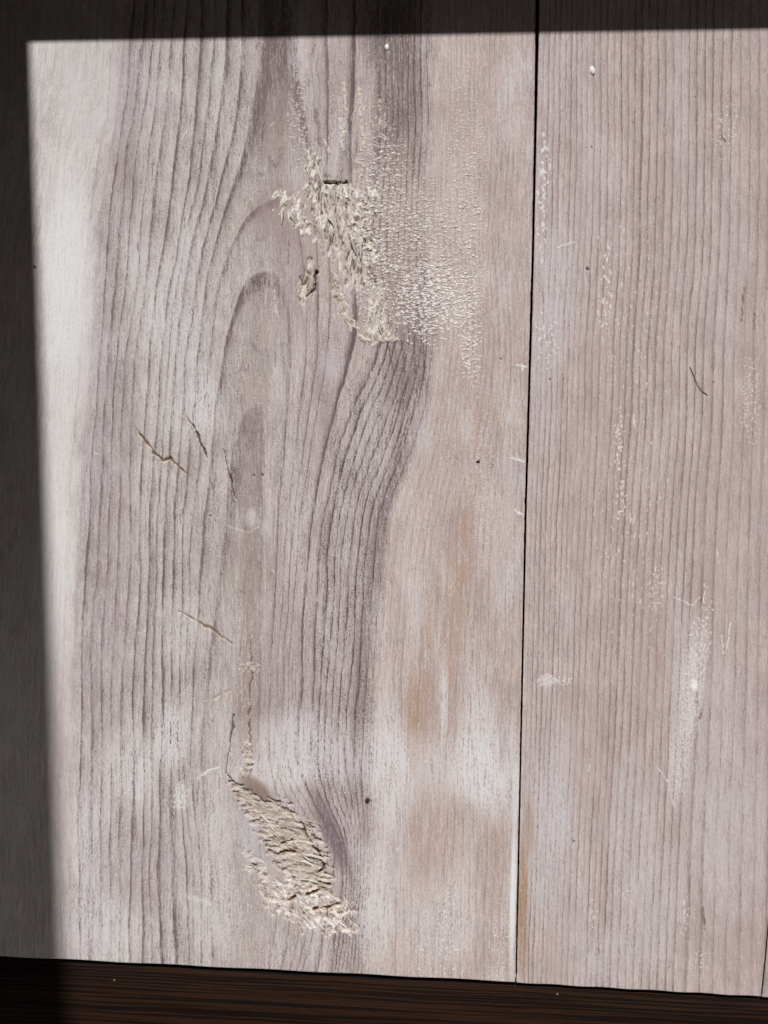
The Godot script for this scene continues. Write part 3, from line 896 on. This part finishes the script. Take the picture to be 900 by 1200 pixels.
# ---------------------------------------------------------------- the other planks and the rail
func right_plank() -> void:
	sheet(596.0, -126.0, 540, 2046)
	var shift := [-4.0, 0.0, 1.0, 2.0, 5.0, 12.0, 15.0, 22.0, 27.0, 31.0, 36.0, 42.0, 48.0]
	var gapx := []
	var m1 := []
	var m2 := []
	var m3 := []
	for k in stations.size():
		gapx.append(curve(GAP_R, stations[k]))
		m1.append(690.0 - shift[k] * 0.8)
		m2.append(760.0 - shift[k])
		m3.append(838.0 - shift[k])
	var early := C(192, 179, 177)
	var late := C(134, 113, 110)
	grain([
		[plus(gapx, -12.0), flat(-1.0), early, 0.4, 0.25, late, 0.0],
		[m1, flat(10.0), early, 0.52, 0.34, late, 0.0],
		[m2, flat(18.6), C(191, 177, 174), 0.6, 0.34, late, 0.0],
		[m3, flat(27.0), C(190, 177, 174), 0.58, 0.3, late, 0.0],
		[flat(945.0), flat(37.0), C(184, 167, 166), 0.6, 0.2, late, 0.0]], 0.35, 0.35, 0.24, 0.9)
	for p in [[652, 340, 34, 110, 0.6], [640, 440, 24, 120, 0.35], [690, 180, 20, 160, 0.2], [640, 980, 40, 140, 0.6], [665, 920, 30, 120, 0.5], [740, 960, 40, 120, 0.4], [820, 860, 50, 200, 0.35], [760, 1060, 60, 100, 0.45], [860, 1000, 60, 130, 0.4], [870, 860, 30, 120, 0.3], [790, 780, 20, 160, 0.35], [850, 330, 30, 160, 0.2], [670, 1110, 50, 60, 0.4], [720, 1120, 40, 50, 0.45], [800, 130, 16, 120, 0.2], [648, 100, 18, 90, 0.25]]:
		stain(p[0], p[1], p[2], p[3], C(202, 200, 204), p[4], 1.0)
	for p in [[700, 560, 60, 260, 0.3], [760, 760, 40, 200, 0.3], [840, 620, 40, 200, 0.25], [880, 460, 22, 200, 0.3], [870, 1120, 34, 60, 0.4], [690, 860, 40, 150, 0.3], [650, 1120, 24, 60, 0.35]]:
		stain(p[0], p[1], p[2], p[3], C(172, 146, 138), p[4], 0.95)
	stain(612, 1060, 9, 110, C(160, 126, 92), 0.75, 0.7)
	stain(620, 970, 8, 50, C(160, 130, 104), 0.5, 0.7)
	# flakes of old white paint in the grain
	for p in [[813, 790, 15, 80, 0.2, 1.5, 1.0, 7], [800, 880, 18, 60, 0.34, 1.6, 1.0, 8], [826, 745, 10, 50, 0.3, 1.6, 0.8, 6], [726, 515, 8, 40, 0.2, 1.1, 0.8, 2], [728, 575, 7, 40, 0.22, 1.1, 0.8, 2], [710, 340, 10, 60, 0.24, 1.0, 0.6, 2], [640, 797, 12, 8, 0.1, 1.6, 1.6, 0], [660, 798, 14, 5, 0.14, 1.2, 1.2, 0], [635, 240, 7, 70, 0.16, 0.8, 0.6, 0], [640, 180, 6, 40, 0.18, 0.8, 0.6, 0], [850, 150, 18, 40, 0.34, 1.2, 1.2, 0], [695, 1070, 8, 22, 0.26, 1.4, 1.2, -12], [730, 1045, 20, 16, 0.38, 1.5, 1.5, 0], [803, 1075, 6, 30, 0.34, 1.4, 1.0, 4], [822, 1122, 14, 22, 0.34, 1.6, 1.2, 20], [640, 400, 16, 40, 0.3, 1.1, 0.9, 0], [880, 470, 14, 60, 0.3, 1.4, 1.4, 0], [770, 690, 14, 30, 0.3, 1.2, 1.2, 0], [745, 350, 60, 200, 0.56, 1.2, 0.5, 0], [740, 650, 70, 220, 0.56, 1.2, 0.5, 0]]:
		flecks(p[0], p[1], p[2], p[3], C(228, 225, 224), 0.75, p[5], p[6], p[4], 0.07, p[7])
	stain(812, 800, 17, 80, C(214, 210, 210), 0.7, 0.8, 6.0)
	stain(796, 890, 18, 60, C(210, 206, 208), 0.6, 0.8, 8.0)
	stain(641, 797, 13, 9, C(214, 210, 210), 0.6, 0.5)
	stain(814, 803, 5, 10, C(236, 234, 234), 0.95, 0.0)
	for s in [[[654, 290], [664, 287], [673, 284]], [[840, 644], [842, 660]], [[826, 684], [824, 705]], [[856, 730], [852, 760]], [[786, 930], [791, 946]], [[772, 902], [782, 916]], [[692, 890], [690, 904]], [[846, 745], [848, 766]], [[738, 600], [739, 614]], [[743, 485], [744, 500]], [[829, 688], [812, 710], [790, 700]]]:
		var q := []
		for v in s:
			q.append(Vector2(v[0], v[1]))
		scratch(q, 1.5, C(228, 226, 226), 0.75, -0.05)
	for s in [[[846, 160], [850, 166]], [[824, 1064], [826, 1090]], [[822, 832], [820, 842]], [[872, 338], [869, 376]], [[884, 368], [883, 386]], [[825, 690], [822, 704]]]:
		scratch([Vector2(s[0][0], s[0][1]), Vector2(s[1][0], s[1][1])], 2.0, C(112, 90, 84), 0.7, 0.06)
	crack([Vector2(687.5, 314.5), Vector2(689, 315.5)], [3.2, 3.2], 0.7, C(40, 32, 30), C(180, 160, 150))
	for p in [[709, 447], [644, 444], [760, 395], [672, 985], [835, 447], [868, 1090], [693, 172], [814, 113], [741, 143], [880, 217]]:
		crack([Vector2(p[0], p[1]), Vector2(p[0] + 1, p[1] + 1)], [1.9, 1.9], 0.2, C(90, 74, 68), C(180, 160, 150))
	var root := Node3D.new()
	root.name = "wooden_plank"
	add_child(root, true)
	tag(root, "pinkish straight-grained plank with white paint flakes, right of the gap", "plank")
	var mat := wood_material("straight grained wood", 0.78)
	put("board", board_mesh(func(y): return curve(GAP_R, y) + 0.3 * maxf(0.0, n_tear.get_noise_2d(y * 0.5, 53.0)) + 1.0 * maxf(0.0, n_tear.get_noise_2d(y * 0.35, 190.0) - 0.42), func(y): return curve(RIGHT_L, y), func(_u): return -124.0, func(u): return 1152.0 + 16.5 * u + 0.4 * sin(u * 31.0), 2.0, 0.06), mat, root)


func edge_plank() -> void:
	sheet(885.0, -126.0, 190, 2046)
	grain([
		[flat(880.0), flat(0.0), C(172, 164, 160), 0.4, 0.25, C(130, 112, 108), 0.0],
		[flat(1010.0), flat(13.0), C(176, 162, 156), 0.5, 0.25, C(130, 112, 108), 0.0]], 0.3)
	var root := Node3D.new()
	root.name = "wooden_plank"
	add_child(root, true)
	tag(root, "narrow sliver of grey plank at the bottom right corner, beyond the chipped edge", "plank")
	put("board", board_mesh(func(y): return curve(RIGHT_R, y), func(_y): return 1004.0, func(_u): return -124.0, func(u): return 1169.0 + 6.0 * u, 4.0, 0.06), wood_material("grey wood", 0.8), root)


func dark_rail() -> void:
	var w := 1500
	var h := 300
	var img := Image.create(w, h, false, Image.FORMAT_RGB8)
	var rel := Image.create(w, h, false, Image.FORMAT_RF)
	for j in h:
		for i in w:
			var y := j + 3.0 * n_warp.get_noise_2d(i * 0.25, j * 0.8)
			var a := 0.5 + 0.9 * n_fib.get_noise_2d(y * 0.085, i * 0.0011)
			var b := n_fib.get_noise_2d(y * 0.32 + 40.0, i * 0.006)
			var f := n_fine.get_noise_2d(y * 0.9, i * 0.05)
			var t := clampf(0.15 + 0.7 * smoothstep(0.2, 0.85, a) + 0.3 * b + 0.1 * f, 0.0, 1.0)
			var c := C(18, 12, 11).lerp(C(50, 32, 22), t)
			img.set_pixel(i, j, c)
			rel.set_pixel(i, j, Color(0.05 * b + 0.03 * f + 0.06 * t, 0, 0))
	var m := StandardMaterial3D.new()
	m.albedo_texture = ImageTexture.create_from_image(img)
	m.heightmap_enabled = true
	m.heightmap_texture = ImageTexture.create_from_image(rel)
	m.heightmap_scale = 0.1
	m.roughness = 0.6
	m.metallic_specular = 0.16
	m.texture_repeat = false
	var st := SurfaceTool.new()
	st.begin(Mesh.PRIMITIVE_TRIANGLES)
	# section across the rail: a rounded plank, 3 mm below the boards
	var prof := [Vector2(0.0, -0.06), Vector2(0.0, -0.0042), Vector2(0.6, -0.0034), Vector2(2.5, -0.003), Vector2(118.0, -0.003), Vector2(121.0, -0.0034), Vector2(122.0, -0.0042), Vector2(122.0, -0.06)]
	for k in prof.size() - 1:
		var v := []
		for e in [[-130.0, k], [1030.0, k], [1030.0, k + 1], [-130.0, k + 1]]:
			var q: Vector2 = prof[e[1]]
			var y: float = 1127.0 + 0.0515 * e[0] + q.x
			v.append([P(e[0], y, q.y), Vector2((e[0] + 130.0) / 1160.0, q.x / 122.0)])
		for n in [0, 1, 2, 0, 2, 3]:
			st.set_uv(v[n][1])
			st.add_vertex(v[n][0])
	st.generate_normals()
	st.generate_tangents()
	var root := Node3D.new()
	root.name = "dark_rail"
	add_child(root)
	tag(root, "dark brown stained rail running across below the ends of the planks", "rail")
	put("timber", st.commit(), m, root)


# ---------------------------------------------------------------- loose bits lying on the boards
func crumb(called: String, x: float, y: float, r: float, stretch: float, turn: float, c: Color, label: String, category: String, group := "") -> void:
	var st := SurfaceTool.new()
	st.begin(Mesh.PRIMITIVE_TRIANGLES)
	var n := 9
	var rings := [[1.0, -0.02], [0.95, 0.25], [0.6, 0.5]]
	var pts := []
	for k in rings.size():
		var row := []
		for i in n:
			var a := TAU * i / n
			var q: float = rings[k][0] * r * (0.8 + 0.4 * rng.randf())
			var v := Vector2(cos(a) * q, sin(a) * q * stretch).rotated(deg_to_rad(turn))
			row.append(Vector3(v.x * S, rings[k][1] * r * S * rng.randf_range(0.8, 1.2), v.y * S))
		pts.append(row)
	var top := Vector3(0, 0.55 * r * S, 0)
	for i in n:
		var e := (i + 1) % n
		for k in rings.size() - 1:
			for v in [pts[k][i], pts[k + 1][i], pts[k + 1][e], pts[k][i], pts[k + 1][e], pts[k][e]]:
				st.add_vertex(v)
		for v in [pts[-1][i], top, pts[-1][e]]:
			st.add_vertex(v)
	st.generate_normals()
	var m := StandardMaterial3D.new()
	m.albedo_color = c
	m.roughness = 0.8
	var o := put(called, st.commit(), m)
	o.position = P(x, y, -0.003 if called == "speck" else 0.0)
	tag(o, label, category, group)


func loose_bits() -> void:
	crumb("paint_fleck", 453.5, 55.5, 2.6, 1.3, 0, C(236, 236, 236), "tiny white paint fleck at the top of the dark grain stripe", "paint fleck", "paint flecks on the boards")
	crumb("paint_fleck", 694, 83, 3.6, 1.35, -10, C(232, 230, 228), "oval white paint fleck near the top of the right plank", "paint fleck", "paint flecks on the boards")
	crumb("crumb", 430.5, 938, 2.7, 1.3, 10, C(52, 40, 44), "small dark crumb beside the lower torn knot on white wash", "crumb", "crumbs on the boards")
	crumb("crumb", 560, 541, 2.2, 0.8, -30, C(46, 38, 34), "tiny black crumb on the pale sapwood left of the gap", "crumb", "crumbs on the boards")
	crumb("speck", 131, 1154, 1.1, 1.0, 0, C(128, 106, 88), "tiny pale speck of dust on the left part of the dark rail", "speck", "specks on the rail")
	crumb("speck", 655, 1170.5, 1.1, 1.2, 30, C(130, 112, 98), "tiny pale speck of dust on the dark rail, right of the gap", "speck", "specks on the rail")
	# a hair-thin curl of fibre on the right plank
	var st := SurfaceTool.new()
	st.begin(Mesh.PRIMITIVE_TRIANGLES)
	var path := [Vector2(808, 430), Vector2(813, 441), Vector2(817, 451), Vector2(822, 458), Vector2(829, 463)]
	for k in path.size() - 1:
		var a: Vector2 = path[k]
		var b: Vector2 = path[k + 1]
		var n := (b - a).orthogonal().normalized() * 0.4
		var h0 := 0.0002 + 0.0003 * sin(k * 0.8)
		var h1 := 0.0002 + 0.0003 * sin((k + 1) * 0.8)
		var ring := [[P(a.x - n.x, a.y - n.y, h0), P(a.x, a.y, h0 + 0.0002), P(a.x + n.x, a.y + n.y, h0), P(a.x, a.y, h0 - 0.0002)], [P(b.x - n.x, b.y - n.y, h1), P(b.x, b.y, h1 + 0.0002), P(b.x + n.x, b.y + n.y, h1), P(b.x, b.y, h1 - 0.0002)]]
		for s in 4:
			var e := (s + 1) % 4
			for v in [ring[0][s], ring[1][e], ring[0][e], ring[0][s], ring[1][s], ring[1][e]]:
				st.add_vertex(v)
	st.generate_normals()
	var m := StandardMaterial3D.new()
	m.albedo_color = C(124, 100, 92)
	tag(put("fibre", st.commit(), m), "thin curled dark fibre lying on the right plank", "fibre")
